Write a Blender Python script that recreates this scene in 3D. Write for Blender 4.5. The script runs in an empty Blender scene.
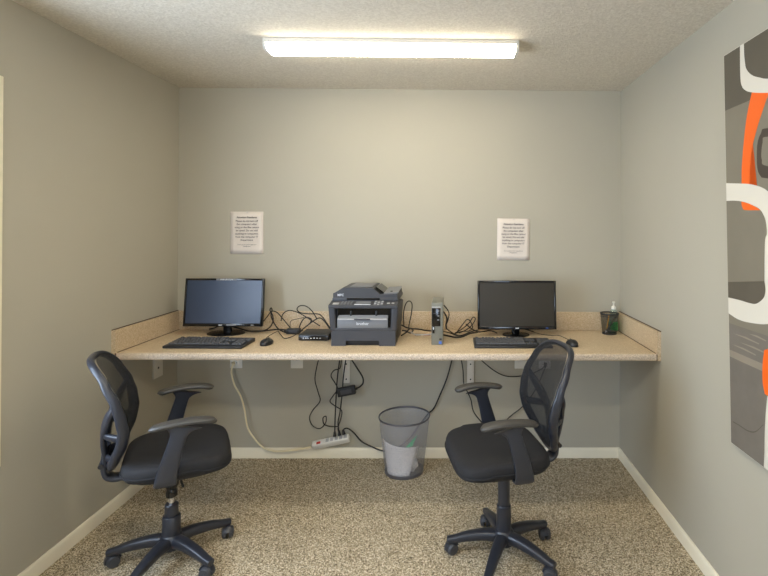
import bpy, bmesh, math, random
from mathutils import Vector, Matrix
random.seed(7)
S = bpy.context.scene
C = S.collection
PI = math.pi
R = math.radians

# ------------------------------------------------------------------ room numbers (metres)
XL, XR, YB, YR, H = -1.790, 1.140, 3.2545, -1.6, 2.44
TOP, BOT, FRONT = 0.847, 0.811, 2.625           # worktop
EYE = 1.518
F, CX, CY = 490.0, 455.318, 227.124             # focal length / principal point of the photograph
YAW, PITCH, ROLL = 0.01186, 0.00283, 0.00496
fw = Vector((math.sin(YAW)*math.cos(PITCH), math.cos(YAW)*math.cos(PITCH), math.sin(PITCH)))
rt0 = Vector((math.cos(YAW), -math.sin(YAW), 0)); up0 = rt0.cross(fw)
rt = math.cos(ROLL)*rt0 + math.sin(ROLL)*up0
up = -math.sin(ROLL)*rt0 + math.cos(ROLL)*up0

def at(x, y, axis, v):
    """point of the room seen at photo position x,y on the plane axis=v"""
    d = fw + rt*((x-CX)/F) + up*((CY-y)/F)
    o = Vector((0, 0, EYE)); k = 'xyz'.index(axis)
    return o + d*((v-o[k])/d[k])

# ------------------------------------------------------------------ materials
def lin(c):
    return tuple(((v/255)/12.92 if v/255 <= 0.04045 else ((v/255+0.055)/1.055)**2.4) for v in c) + (1,)

def mat(name, col, rough=0.6, metal=0.0, spec=0.5, bump=0.0, bscale=200, var=0.0, vscale=5, coat=0.0):
    m = bpy.data.materials.new(name); m.use_nodes = True
    nt = m.node_tree; b = nt.nodes['Principled BSDF']
    c = lin(col) if max(col) > 1.001 else tuple(col[:3])+(1,)
    b.inputs['Base Color'].default_value = c
    b.inputs['Roughness'].default_value = rough; b.inputs['Metallic'].default_value = metal
    b.inputs['Specular IOR Level'].default_value = spec
    if coat: b.inputs['Coat Weight'].default_value = coat
    tc = nt.nodes.new('ShaderNodeTexCoord')
    if var:
        n = nt.nodes.new('ShaderNodeTexNoise'); n.inputs['Scale'].default_value = vscale; n.inputs['Detail'].default_value = 5
        nt.links.new(tc.outputs['Object'], n.inputs['Vector'])
        r = nt.nodes.new('ShaderNodeValToRGB')
        r.color_ramp.elements[0].position = .3; r.color_ramp.elements[1].position = .7
        r.color_ramp.elements[0].color = tuple(max(0, x*(1-var)) for x in c[:3])+(1,)
        r.color_ramp.elements[1].color = tuple(min(1, x*(1+var)) for x in c[:3])+(1,)
        nt.links.new(n.outputs['Fac'], r.inputs['Fac']); nt.links.new(r.outputs['Color'], b.inputs['Base Color'])
    if bump:
        n = nt.nodes.new('ShaderNodeTexNoise'); n.inputs['Scale'].default_value = bscale; n.inputs['Detail'].default_value = 4
        nt.links.new(tc.outputs['Object'], n.inputs['Vector'])
        bp = nt.nodes.new('ShaderNodeBump'); bp.inputs['Strength'].default_value = bump; bp.inputs['Distance'].default_value = .004
        nt.links.new(n.outputs['Fac'], bp.inputs['Height']); nt.links.new(bp.outputs['Normal'], b.inputs['Normal'])
    return m

def speckle(name, cols, scale, rough=.5, bump=0.0, spec=.3, big=0.0):
    """fine multi-tone speckle made from two voronoi/noise layers"""
    m = mat(name, cols[0], rough, spec=spec); nt = m.node_tree; b = nt.nodes['Principled BSDF']
    tc = nt.nodes.new('ShaderNodeTexCoord')
    v = nt.nodes.new('ShaderNodeTexVoronoi'); v.inputs['Scale'].default_value = scale
    nt.links.new(tc.outputs['Object'], v.inputs['Vector'])
    sep = nt.nodes.new('ShaderNodeSeparateColor'); nt.links.new(v.outputs['Color'], sep.inputs['Color'])
    n = nt.nodes.new('ShaderNodeTexNoise'); n.inputs['Scale'].default_value = scale*.55; n.inputs['Detail'].default_value = 3
    nt.links.new(tc.outputs['Object'], n.inputs['Vector'])
    mx = nt.nodes.new('ShaderNodeMath'); mx.operation = 'MULTIPLY_ADD'; mx.inputs[1].default_value = .55
    nm = nt.nodes.new('ShaderNodeMath'); nm.operation = 'MULTIPLY'; nm.inputs[1].default_value = .45
    nt.links.new(n.outputs['Fac'], nm.inputs[0])
    nt.links.new(sep.outputs[0], mx.inputs[0]); nt.links.new(nm.outputs[0], mx.inputs[2])
    r = nt.nodes.new('ShaderNodeValToRGB'); r.color_ramp.interpolation = 'LINEAR'
    while len(r.color_ramp.elements) < len(cols): r.color_ramp.elements.new(.5)
    for i, c in enumerate(cols):
        r.color_ramp.elements[i].position = .12+.7*i/(len(cols)-1); r.color_ramp.elements[i].color = lin(c)
    nt.links.new(mx.outputs[0], r.inputs['Fac'])
    out = r.outputs['Color']
    if big:
        n2 = nt.nodes.new('ShaderNodeTexNoise'); n2.inputs['Scale'].default_value = 2.2; n2.inputs['Detail'].default_value = 4
        nt.links.new(tc.outputs['Object'], n2.inputs['Vector'])
        mr = nt.nodes.new('ShaderNodeMapRange'); mr.inputs['To Min'].default_value = 1-big; mr.inputs['To Max'].default_value = 1+big
        nt.links.new(n2.outputs['Fac'], mr.inputs['Value'])
        mm = nt.nodes.new('ShaderNodeVectorMath'); mm.operation = 'SCALE'
        nt.links.new(out, mm.inputs[0]); nt.links.new(mr.outputs['Result'], mm.inputs['Scale']); out = mm.outputs['Vector']
    nt.links.new(out, b.inputs['Base Color'])
    if bump:
        bp = nt.nodes.new('ShaderNodeBump'); bp.inputs['Strength'].default_value = bump; bp.inputs['Distance'].default_value = .006
        nt.links.new(mx.outputs[0], bp.inputs['Height']); nt.links.new(bp.outputs['Normal'], b.inputs['Normal'])
    return m

def see_through(name, col, alpha, rough=.6, metal=0.0, weave=0):
    """fine mesh cloth or wire mesh; alpha is how much of it is thread"""
    m = mat(name, col, rough, metal); nt = m.node_tree; b = nt.nodes['Principled BSDF']
    tr = nt.nodes.new('ShaderNodeBsdfTransparent'); mx = nt.nodes.new('ShaderNodeMixShader')
    mx.inputs[0].default_value = alpha
    if weave:
        tc = nt.nodes.new('ShaderNodeTexCoord')
        n = nt.nodes.new('ShaderNodeTexNoise'); n.inputs['Scale'].default_value = weave
        nt.links.new(tc.outputs['Object'], n.inputs['Vector'])
        mr = nt.nodes.new('ShaderNodeMapRange'); mr.inputs['From Min'].default_value = .3; mr.inputs['From Max'].default_value = .7
        mr.inputs['To Min'].default_value = alpha-.12; mr.inputs['To Max'].default_value = min(1, alpha+.12)
        nt.links.new(n.outputs['Fac'], mr.inputs['Value']); nt.links.new(mr.outputs['Result'], mx.inputs[0])
    nt.links.new(tr.outputs[0], mx.inputs[1]); nt.links.new(b.outputs[0], mx.inputs[2])
    nt.links.new(mx.outputs[0], nt.nodes['Material Output'].inputs['Surface'])
    return m

def emit(name, col, st):
    m = bpy.data.materials.new(name); m.use_nodes = True; nt = m.node_tree
    b = nt.nodes['Principled BSDF']; b.inputs['Base Color'].default_value = (.9, .9, .9, 1)
    b.inputs['Emission Color'].default_value = tuple(col)+(1,); b.inputs['Emission Strength'].default_value = st
    return m

M = {}
M['wall'] = mat('greige_wall_paint', (177, 172, 157), .75, bump=.10, bscale=260, var=.02, vscale=1.5, spec=.25)
M['ceil'] = speckle('textured_ceiling_paint', [(204, 196, 180), (214, 206, 191), (224, 217, 202)], 120, .9, bump=.8, spec=.1)
M['carpet'] = speckle('speckled_carpet', [(54, 46, 36), (112, 99, 79), (172, 157, 130), (214, 199, 171), (246, 236, 214)], 255, .95, bump=.8, spec=.05, big=.08)
M['trim'] = mat('cream_trim_paint', (238, 230, 208), .45, var=.02, vscale=8)
M['laminate'] = speckle('beige_speckled_laminate', [(164, 142, 112), (190, 168, 136), (204, 184, 154), (222, 206, 180)], 330, .42, spec=.4)
M['laminate_edge'] = speckle('laminate_front_edge', [(158, 142, 124), (184, 168, 150), (204, 188, 168), (220, 206, 188)], 300, .45, spec=.4)
M['seam'] = mat('dark_laminate_seam', (70, 46, 26), .6)
M['black'] = mat('black_plastic', (30, 31, 34), .42, bump=.05, bscale=600)
M['blackgloss'] = mat('glossy_black_plastic', (12, 12, 14), .14, spec=.6)
M['rubber'] = mat('black_cable_rubber', (20, 18, 17), .5)
M['charcoal'] = mat('charcoal_plastic', (62, 63, 68), .5, bump=.08, bscale=900)
M['keycap'] = mat('dark_grey_keycaps', (82, 82, 84), .5)
M['grey'] = mat('mid_grey_plastic', (120, 122, 126), .45)
M['lightgrey'] = mat('light_grey_plastic', (176, 176, 176), .45)
M['darkgreen_grey'] = mat('greenish_grey_metal_case', (122, 122, 112), .45, metal=.1)
M['chrome'] = mat('bright_steel', (200, 200, 204), .2, metal=1)
M['white'] = mat('white_plastic', (232, 230, 222), .4)
M['whitepaint'] = mat('white_enamel', (220, 216, 206), .4)
M['cord'] = mat('cream_cord', (232, 220, 184), .5)
M['paper'] = mat('white_paper', (222, 212, 202), .85, var=.02, vscale=20)
M['ink'] = mat('grey_ink', (86, 80, 80), .8)
M['binpaper'] = mat('white_waste_paper', (236, 232, 232), .85)
M['green'] = mat('green_plastic', (60, 190, 130), .5)
M['seatfab'] = mat('black_woven_upholstery', (33, 33, 36), .75, bump=.5, bscale=700, var=.15, vscale=300, spec=.4)
M['chairplastic'] = mat('black_moulded_nylon', (40, 43, 52), .32, bump=.12, bscale=900, spec=.6)  # black nylon, with a bluish daylight sheen mixed into its colour
M['armpad'] = mat('worn_grey_black_armpad', (60, 58, 55), .45, bump=.1, bscale=500, var=.1, vscale=30, spec=.6)
M['backmesh'] = see_through('black_mesh_fabric', (18, 18, 21), .82, .7, weave=500)
M['binmesh'] = see_through('silver_wire_mesh', (176, 178, 188), .36, .45, metal=.3, weave=350)
M['binrim'] = mat('grey_steel_rim', (116, 116, 124), .35, metal=.7)
M['screen'] = mat('screen_glass_blue_reflection', (40, 56, 84), .34, spec=.8)  # bluish reflected daylight put into the base colour
M['screen2'] = mat('screen_glass_brown_reflection', (52, 47, 37), .4, spec=.3)  # brownish reflection tone put into the base colour
M['cupmesh'] = see_through('black_wire_mesh', (18, 17, 17), .42, .5, weave=600)
M['clear'] = see_through('clear_bottle_plastic', (200, 225, 205), .35, .1)
M['gel'] = mat('green_label', (50, 190, 90), .5)
M['orange'] = mat('orange_print', (236, 98, 8), .6)
M['canvas_taupe'] = mat('taupe_print', (122, 115, 99), .7, var=.05, vscale=6)
M['canvas_dark'] = mat('dark_taupe_print', (88, 81, 68), .7, var=.06, vscale=6)
M['canvas_low'] = mat('smoky_taupe_print', (112, 105, 95), .7, var=.10, vscale=9)
M['canvas_mid'] = mat('pale_taupe_print', (140, 130, 114), .7, var=.06, vscale=9)
M['canvas_white'] = mat('off_white_print', (214, 208, 194), .7)
M['canvas_ring'] = mat('brown_black_print', (66, 56, 46), .7)
M['canvas_edge'] = mat('pale_canvas_edge', (206, 200, 184), .8)
M['yellow'] = mat('yellow_pencil', (220, 160, 40), .5)
M['red'] = mat('red_rocker_switch', (190, 50, 30), .4)
M['blue'] = mat('blue_sticker', (70, 110, 200), .4)
M['ledwhite'] = mat('white_print', (210, 214, 220), .5)
M['diffuser'] = emit('lit_diffuser', (1.0, .90, .71), 18.0)
M['diffuser_wide'] = emit('lit_wide_diffuser', (1.0, .90, .71), 33.0)
M['glass'] = see_through('window_glass', (230, 240, 240), .06, .02)

# ------------------------------------------------------------------ mesh helpers
def link(name, bm, m, parent=None, smooth=True, ang=35):
    bmesh.ops.recalc_face_normals(bm, faces=bm.faces)
    me = bpy.data.meshes.new(name); bm.to_mesh(me); bm.free()
    for x in (m if isinstance(m, (list, tuple)) else [m]): me.materials.append(x)
    if smooth:
        for p in me.polygons: p.use_smooth = True
        me.set_sharp_from_angle(angle=R(ang))
    o = bpy.data.objects.new(name, me); C.objects.link(o)
    if parent: o.parent = parent
    return o

def thing(name, label, cat, loc=(0, 0, 0), rz=0, group=None):
    o = bpy.data.objects.new(name, None); C.objects.link(o); o.empty_display_size = .05
    o.location = loc; o.rotation_euler = (0, 0, rz)
    return tag(o, label, cat, group)

def tag(o, label, cat, group=None):
    o['label'] = label; o['category'] = cat
    if group: o['group'] = group
    return o

def struct(name, bm, m, smooth=False):
    o = link(name, bm, m, None, smooth); o['kind'] = 'structure'; return o

def box(bm, c, s, bevel=0, seg=2, rot=None, mi=0):
    r = bmesh.ops.create_cube(bm, size=1)
    vs = r['verts']; fs = set(f for v in vs for f in v.link_faces)
    for v in vs: v.co = Vector((v.co.x*s[0], v.co.y*s[1], v.co.z*s[2]))
    if bevel:
        es = list(set(e for v in vs for e in v.link_edges))
        rr = bmesh.ops.bevel(bm, geom=es, offset=bevel, segments=seg, affect='EDGES', profile=.5)
        vs = list(set(v for f in rr['faces'] for v in f.verts) | set(v for v in vs if v.is_valid))
        fs = set(f for v in vs for f in v.link_faces)
    M4 = Matrix.Translation(Vector(c))
    if rot is not None: M4 = M4 @ rot.to_4x4()
    for v in vs: v.co = M4 @ v.co
    for f in fs: f.material_index = mi
    return vs

def bb(x0, x1, y0, y1, z0, z1, bevel=0, seg=2):
    bm = bmesh.new(); box(bm, ((x0+x1)/2, (y0+y1)/2, (z0+z1)/2), (abs(x1-x0), abs(y1-y0), abs(z1-z0)), bevel, seg); return bm

def cyl(bm, p0, p1, r0, r1=None, n=20, bevel=0):
    r1 = r0 if r1 is None else r1
    p0, p1 = Vector(p0), Vector(p1); ax = (p1-p0).normalized()
    a = ax.orthogonal().normalized(); b = ax.cross(a)
    prof = [(0, r0), (1, r1)]; L = (p1-p0).length
    if bevel: prof = [(0, r0-bevel), (bevel/L, r0), (1-bevel/L, r1), (1, r1-bevel)]
    rings = [[bm.verts.new(p0+ax*L*t+(a*math.cos(2*PI*k/n)+b*math.sin(2*PI*k/n))*r) for k in range(n)] for t, r in prof]
    for i in range(len(rings)-1):
        for k in range(n): bm.faces.new((rings[i][k], rings[i][(k+1) % n], rings[i+1][(k+1) % n], rings[i+1][k]))
    bm.faces.new(rings[0][::-1]); bm.faces.new(rings[-1])

def lathe(bm, prof, c=(0, 0, 0), n=32, cap0=True, cap1=True):
    rings = [[bm.verts.new((c[0]+r*math.cos(2*PI*k/n), c[1]+r*math.sin(2*PI*k/n), c[2]+z)) for k in range(n)] for r, z in prof]
    for i in range(len(rings)-1):
        for k in range(n): bm.faces.new((rings[i][k], rings[i][(k+1) % n], rings[i+1][(k+1) % n], rings[i+1][k]))
    if cap0: bm.faces.new(rings[0][::-1])
    if cap1: bm.faces.new(rings[-1])

def smooth_path(pts, sub=6, closed=False):
    P = [Vector(p) for p in pts]; out = []; n = len(P)
    rng = range(n) if closed else range(n-1)
    for i in rng:
        if closed: p0, p1, p2, p3 = P[i-1], P[i], P[(i+1) % n], P[(i+2) % n]
        else: p0, p1, p2, p3 = P[max(i-1, 0)], P[i], P[i+1], P[min(i+2, n-1)]
        for k in range(sub):
            t = k/sub
            out.append(.5*((2*p1)+(p2-p0)*t+(2*p0-5*p1+4*p2-p3)*t*t+(3*p1-p0-3*p2+p3)*t**3))
    if not closed: out.append(P[-1])
    return out

def sweep(bm, pts, sec, closed=False, upv=None, n=10, power=2.0):
    """sweep a super-ellipse; sec(t)->(half width a, half height b). upv fixes the height direction."""
    L = len(pts); rings = []
    tang = []
    for i in range(L):
        if closed: t = pts[(i+1) % L]-pts[i-1]
        else: t = pts[min(i+1, L-1)]-pts[max(i-1, 0)]
        tang.append(t.normalized() if t.length > 1e-9 else Vector((0, 0, 1)))
    nrm = None
    for i in range(L):
        t = tang[i]
        if upv is not None:
            u = upv(i/(L-1)) if callable(upv) else Vector(upv)
            b = (u-t*u.dot(t))
            b = b.normalized() if b.length > 1e-6 else t.orthogonal().normalized()
        else:
            if nrm is None: b = t.orthogonal().normalized()
            else:
                b = nrm-t*nrm.dot(t); b = b.normalized() if b.length > 1e-6 else t.orthogonal().normalized()
        nrm = b; a = t.cross(b)
        ha, hb = sec(i/(L-1)) if callable(sec) else sec
        ring = []
        for k in range(n):
            c, s = math.cos(2*PI*k/n), math.sin(2*PI*k/n)
            ca = math.copysign(abs(c)**(2/power), c); sb = math.copysign(abs(s)**(2/power), s)
            ring.append(bm.verts.new(pts[i]+a*ha*ca+b*hb*sb))
        rings.append(ring)
    for i in range(L if closed else L-1):
        A, B = rings[i], rings[(i+1) % L]
        for k in range(n): bm.faces.new((A[k], A[(k+1) % n], B[(k+1) % n], B[k]))
    if not closed:
        bm.faces.new(rings[0][::-1]); bm.faces.new(rings[-1])

def prism(bm, poly, d, mi=0):
    """poly: list of 3D points, extruded by vector d"""
    a = [bm.verts.new(Vector(p)) for p in poly]; b = [bm.verts.new(Vector(p)+Vector(d)) for p in poly]
    n = len(a); fs = [bm.faces.new(a), bm.faces.new(b[::-1])]
    for i in range(n): fs.append(bm.faces.new((a[i], b[i], b[(i+1) % n], a[(i+1) % n])))
    for f in fs: f.material_index = mi

def text_mesh(txt, size, align='CENTER', spacing=1.0, bold=0.0):
    cu = bpy.data.curves.new('text', 'FONT'); cu.body = txt; cu.size = size; cu.align_x = align
    cu.space_line = spacing; cu.offset = bold; cu.extrude = .0002; cu.resolution_u = 2
    o = bpy.data.objects.new('text', cu); C.objects.link(o)
    bpy.context.view_layer.update()
    me = bpy.data.meshes.new_from_object(o.evaluated_get(bpy.context.evaluated_depsgraph_get()))
    bpy.data.objects.remove(o); bpy.data.curves.remove(cu)
    return me

def text_obj(name, txt, size, m, parent, loc, rot, align='CENTER', spacing=1.0, bold=0.0):
    me = text_mesh(txt, size, align, spacing, bold); me.materials.clear(); me.materials.append(m)
    o = bpy.data.objects.new(name, me); C.objects.link(o); o.parent = parent
    o.location = loc; o.rotation_euler = rot
    return o

# ------------------------------------------------------------------ the setting
E0 = .1
struct('floor', bb(XL-E0, XR+E0, YR-E0, YB+E0, -E0, 0), M['carpet'])
struct('ceiling', bb(XL-E0, XR+E0, YR-E0, YB+E0, H, H+E0), M['ceil'])
struct('wall_back', bb(XL-E0, XR+E0, YB, YB+E0, 0, H), M['wall'])
struct('wall_right', bb(XR, XR+E0, YR-E0, YB, 0, H), M['wall'])
RX0, RX1, RZ0, RZ1 = -.2, .7, .8, 1.95           # unseen window added behind the camera for daylight fill
bm = bmesh.new()
def rbox(xa, xb, za, zb): box(bm, ((xa+xb)/2, YR-E0/2, (za+zb)/2), (xb-xa, E0, zb-za))
rbox(XL-E0, RX0, 0, H); rbox(RX1, XR+E0, 0, H); rbox(RX0, RX1, 0, RZ0); rbox(RX0, RX1, RZ1, H)
struct('wall_rear', bm, M['wall'])
bm = bmesh.new()
for xa, xb, za, zb in ((RX0-.07, RX0, RZ0-.07, RZ1+.07), (RX1, RX1+.07, RZ0-.07, RZ1+.07), (RX0, RX1, RZ1, RZ1+.07), (RX0, RX1, RZ0-.07, RZ0), ((RX0+RX1)/2-.02, (RX0+RX1)/2+.02, RZ0, RZ1)):
    box(bm, ((xa+xb)/2, YR-.01, (za+zb)/2), (xb-xa, .06, zb-za), .004)
w = struct('added_fill_window', bm, M['trim'], True)
link('window_pane', bb(RX0, RX1, YR-.06, YR-.056, RZ0, RZ1), M['glass'], w, False)
WY0, WY1, WZ0, WZ1 = .45, 1.893, .639, 2.039      # window opening in the left wall
bm = bmesh.new()
def wbox(y0, y1, z0, z1): box(bm, (XL-E0/2, (y0+y1)/2, (z0+z1)/2), (E0, y1-y0, z1-z0))
wbox(YR-E0, WY0, 0, H); wbox(WY1, YB, 0, H); wbox(WY0, WY1, 0, WZ0); wbox(WY0, WY1, WZ1, H)
struct('wall_left', bm, M['wall'])
bm = bmesh.new(); cw = .075; x0, x1 = XL-.02, XL+.016
def cbox(y0, y1, z0, z1, xa=x0, xb=x1): box(bm, ((xa+xb)/2, (y0+y1)/2, (z0+z1)/2), (xb-xa, y1-y0, z1-z0), .004)
cbox(WY1, WY1+cw, WZ0-cw, WZ1+cw); cbox(WY0-cw, WY0, WZ0-cw, WZ1+cw)
cbox(WY0, WY1, WZ1, WZ1+cw); cbox(WY0, WY1, WZ0-cw, WZ0, x0, XL+.03)
wz = (WZ0+WZ1)/2
for a in (WY0, WY1-.04): cbox(a, a+.04, WZ0, WZ1, XL-.08, XL-.045)
for a in (WZ0, wz-.02, WZ1-.04): cbox(WY0, WY1, a, a+.04, XL-.08, XL-.045)
w = struct('window_1', bm, M['trim'], True)
p = link('window_pane', bb(XL-.066, XL-.062, WY0, WY1, WZ0, WZ1), M['glass'], w, False)

def base_board(name, pts_fn):
    bm = bmesh.new(); pts_fn(bm); return struct(name, bm, M['trim'], True)
PR = [(0, 0), (.0125, 0), (.0125, .052), (.009, .060), (.005, .066), (0, .066)]   # (out from wall, up)
base_board('baseboard_back', lambda b: prism(b, [(XL, YB-o, z) for o, z in PR], (XR-XL, 0, 0)))
base_board('baseboard_left', lambda b: prism(b, [(XL+o, YR, z) for o, z in PR], (0, YB-.0125-YR, 0)))
base_board('baseboard_right', lambda b: prism(b, [(XR-o, YR, z) for o, z in PR], (0, YB-.0125-YR, 0)))

# ------------------------------------------------------------------ ceiling lights
def ceiling_light(x0, x1, y0, y1, label, dm):
    xc, yc = (x0+x1)/2, (y0+y1)/2; L = x1-x0; W = y1-y0
    t = thing('ceiling_light', label, 'ceiling light', (xc, yc, H), 0, 'fluorescent ceiling lights')
    bm = bmesh.new(); box(bm, (0, 0, -.010), (L-.002, W+.004, .020), .002)
    link('housing', bm, M['whitepaint'], t)
    bm = bmesh.new()
    pr = [(-W/2+.004, -.020), (-W/2+.003, -.036), (-W/2+.012, -.046), (-W/2+.026, -.052), (W/2-.026, -.052), (W/2-.012, -.046), (W/2-.003, -.036), (W/2-.004, -.020)]
    prism(bm, [(-L/2+.014, a, b) for a, b in pr], (L-.028, 0, 0))
    link('diffuser', bm, dm, t)
    for s in (-1, 1):
        bm = bmesh.new(); prism(bm, [(s*(L/2-.014), a*1.015, b*1.02 if b < -.02 else 0) for a, b in pr], (s*.014, 0, 0))
        e = link('end_cap', bm, M['whitepaint'], t)
        bm = bmesh.new(); cyl(bm, (s*(L/2-.03), -W/2+.004, -.026), (s*(L/2-.03), -W/2-.001, -.026), .005, n=12); link('screw', bm, M['grey'], e)
    return t
ceiling_light(-.912, .335, 2.385, 2.515, 'long white wrap fluorescent fixture glowing on the ceiling in front of the back wall', M['diffuser'])
ceiling_light(-.912, .335, .44, .59, 'matching fluorescent fixture on the ceiling overhead, nearer the camera side of the room', M['diffuser_wide'])

# ------------------------------------------------------------------ worktop
T = thing('countertop', 'long beige speckled laminate worktop spanning the room along the back wall', 'worktop', (0, 0, 0))
bm = bmesh.new(); sx0, sx1 = XL+.02, XR-.02
pr = [(YB, BOT), (FRONT+.004, BOT), (FRONT+.001, BOT+.003), (FRONT, BOT+.008), (FRONT, TOP-.018)]
pr += [(FRONT+.018-.018*math.cos(a), TOP-.018+.018*math.sin(a)) for a in (R(20), R(40), R(60), R(80))]
pr += [(FRONT+.02, TOP), (YB, TOP)]
a = [bm.verts.new((sx0, y, z)) for y, z in pr]; b = [bm.verts.new((sx1, y, z)) for y, z in pr]
n = len(pr); bm.faces.new(a); bm.faces.new(b[::-1])
for i in range(n):
    f = bm.faces.new((a[i], b[i], b[(i+1) % n], a[(i+1) % n]))
    f.material_index = 1 if 2 <= i <= 6 else 0
link('slab', bm, [M['laminate'], M['laminate_edge']], T)
bm = bb(sx0, sx1, YB-.02, YB, TOP, .968, .003); link('backsplash', bm, M['laminate'], T)
for s, xw in ((1, XL), (-1, XR)):
    xa, xb = sorted((xw, xw+s*.02))
    bm = bmesh.new(); prism(bm, [(xa, FRONT-.004, BOT), (xa, YB, BOT), (xa, YB, .968), (xa, FRONT-.004, .968)], (xb-xa, 0, 0))
    sp = link('side_splash', bm, [M['laminate']], T)
    bm = bmesh.new(); box(bm, (xw+s*.003, (FRONT+YB)/2, .9695), (.006, YB-FRONT+.008, .004)); link('top_seam', bm, M['seam'], sp)
    bm = bmesh.new(); box(bm, (xw+s*.0215, (FRONT+YB)/2, TOP+.001), (.004, YB-FRONT-.03, .003)); link('bottom_seam', bm, M['seam'], sp)
    bm = bmesh.new(); box(bm, (xw+s*.0205, FRONT-.001, (BOT+TOP)/2), (.003, .006, .034)); link('end_seam', bm, M['seam'], sp)
    bm = bmesh.new(); box(bm, (xw+s*.075, FRONT+.085, BOT-.008), (.07, .05, .016), .002); link('mounting_block', bm, M['trim'], T)

# brackets under it
def bracket(x, label):
    t = thing('shelf_bracket', label, 'shelf bracket', (x, YB, BOT), 0, 'shelf brackets under the worktop')
    bm = bmesh.new(); box(bm, (0, -.006, -.158), (.046, .012, .316), .002); l = link('wall_leg', bm, M['whitepaint'], t)
    bm = bmesh.new(); box(bm, (0, -.19, -.006), (.046, .36, .012), .002); link('top_leg', bm, M['whitepaint'], t)
    for z in (-.19, -.29):
        bm = bmesh.new(); cyl(bm, (0, -.011, z), (0, -.0135, z), .005, n=12); link('screw', bm, M['black'], l)
bracket(-.676, 'white metal shelf bracket behind the hanging cords under the printer')
bracket(.144, 'white metal shelf bracket on the back wall below the right monitor, beside the far armrest')
t = thing('shelf_bracket', 'flat white bracket plate on the left wall under the worktop end', 'shelf bracket', (XL, 3.028, BOT), 0, 'shelf brackets under the worktop')
l = link('wall_leg', bb(0, .012, -.044, .044, -.214, 0, .002), M['whitepaint'], t)
link('top_leg', bb(0, .12, -.044, .044, -.012, 0, .002), M['whitepaint'], t)
bm = bmesh.new(); cyl(bm, (.011, -.004, -.155), (.0135, -.004, -.155), .007, n=12); link('screw', bm, M['black'], l)

# wall outlets (x, label)
for i, (x, lb, blank) in enumerate([(-1.402, 'white wall outlet at left under the worktop with the cream cord plugged in', False),
               (-1.004, 'blank white wall plate under the worktop, left of the hanging cords', True),
               (.477, 'white wall plate under the worktop just left of the right chair\'s mesh back', True),
               (.637, 'white wall outlet seen through the right chair\'s mesh back with black cord plugged in', False)]):
    t = thing('wall_outlet', lb, 'outlet', (x, YB, .647), 0, 'wall plates under the worktop')
    link('cover_plate', bb(-.04, .04, -.006, 0, -.0575, .0575, .003), M['white'], t)
    if not blank:
        for z in (-.021, .021):
            bm = bmesh.new(); box(bm, (0, -.007, z), (.034, .006, .028), .004); so = link('socket', bm, M['white'], t)
            bm = bmesh.new(); box(bm, (-.006, -.0102, z+.002), (.003, .001, .009)); link('slot', bm, M['black'], so)
            bm = bmesh.new(); box(bm, (.006, -.0102, z+.002), (.003, .001, .009)); link('slot', bm, M['black'], so)
    else:
        bm = bmesh.new(); cyl(bm, (0, -.005, 0), (0, -.0075, 0), .004, n=10); link('screw', bm, M['grey'], t)

# ------------------------------------------------------------------ notices
def notice(cx, cz, w, h, rot, label):
    t = thing('notice', label, 'notice', (cx, YB-.002, cz), 0, 'printed notices on the back wall')
    t.rotation_euler = (0, rot, 0)
    bm = bmesh.new(); nx = 8; nz = 8
    g = [[bm.verts.new((-w/2+w*i/nx, -.001-.006*max(0, (i/nx-.6))**2*(1-k/nz)-.004*max(0, k/nz-.7)**2, -h/2+h*k/nz)) for k in range(nz+1)] for i in range(nx+1)]
    for i in range(nx):
        for k in range(nz): bm.faces.new((g[i][k], g[i+1][k], g[i+1][k+1], g[i][k+1]))
    o = link('paper_sheet', bm, M['paper'], t)
    sm = o.modifiers.new('thick', 'SOLIDIFY'); sm.thickness = .0006
    rx = (PI/2, 0, 0)
    text_obj('printed_heading', 'Attention Residents', .0165, M['ink'], t, (0, -.0042, h*.345), rx, bold=.0004)
    text_obj('printed_text', 'Please do not turn off\nthe computers after\nusing or the files cannot\nbe saved. Do not add\nanything to computers\nfrom the computer IT\nDepartment', .0165, M['ink'], t, (0, -.0042, h*.26), rx, spacing=1.27, bold=.0002)
    text_obj('printed_footer', 'Thank you for your cooperation\nManagement', .0095, M['ink'], t, (0, -.0042, -h*.29), rx, spacing=1.2)
    bm = bmesh.new(); cyl(bm, (.002, -.001, h*.475), (.002, -.005, h*.475), .003, n=10); link('pin', bm, M['lightgrey'], t)
notice(-1.337, 1.483, .217, .279, -R(.3), 'printed white notice taped to the back wall above the left monitor')
notice(.4245, 1.448, .216, .276, R(.4), 'printed white notice taped to the back wall above the right monitor')

# ------------------------------------------------------------------ wall art on the right wall
Y0, Y1, Z0, Z1 = .40, 1.932, .675, 2.21        # near edge, far edge, bottom, top
ty, tz = (Y0+Y1)/2, (Z0+Z1)/2
t = thing('wall_art', 'large abstract taupe, white and orange canvas hanging on the right wall', 'wall art', (1.122, ty, tz))
t.rotation_euler = (0, -math.atan2(.034, Z1-Z0), 0)       # hung from a wire, so it leans out at the top
link('canvas', bb(-.02, 0, Y0-ty, Y1-ty, Z0-tz, Z1-tz, .002), M['canvas_edge'], t)
def pa(x, y):
    q = at(x, y, 'x', 1.085+.034*(y-56)/387); return (q.y, q.z)
def clipped(bm, y, z, k):
    return bm.verts.new((-.0202-.0003*k, min(max(y, Y0+.002), Y1-.004)-ty, min(max(z, Z0+.003), Z1-.003)-tz))
def layer(name, poly, m, k):
    """flat printed shape, kept inside the canvas edge"""
    bm = bmesh.new()
    f = bm.faces.new([clipped(bm, y, z, k) for y, z in poly]); bmesh.ops.triangulate(bm, faces=[f])
    return link(name, bm, m, t, False)
def ybands(za, zb, m, k): layer('printed_band', [(Y0, za), (Y1, za), (Y1, zb), (Y0, zb)], m, k)
ybands(Z0, 1.018, M['canvas_low'], 1); ybands(1.018, 1.045, M['canvas_mid'], 1)
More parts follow.
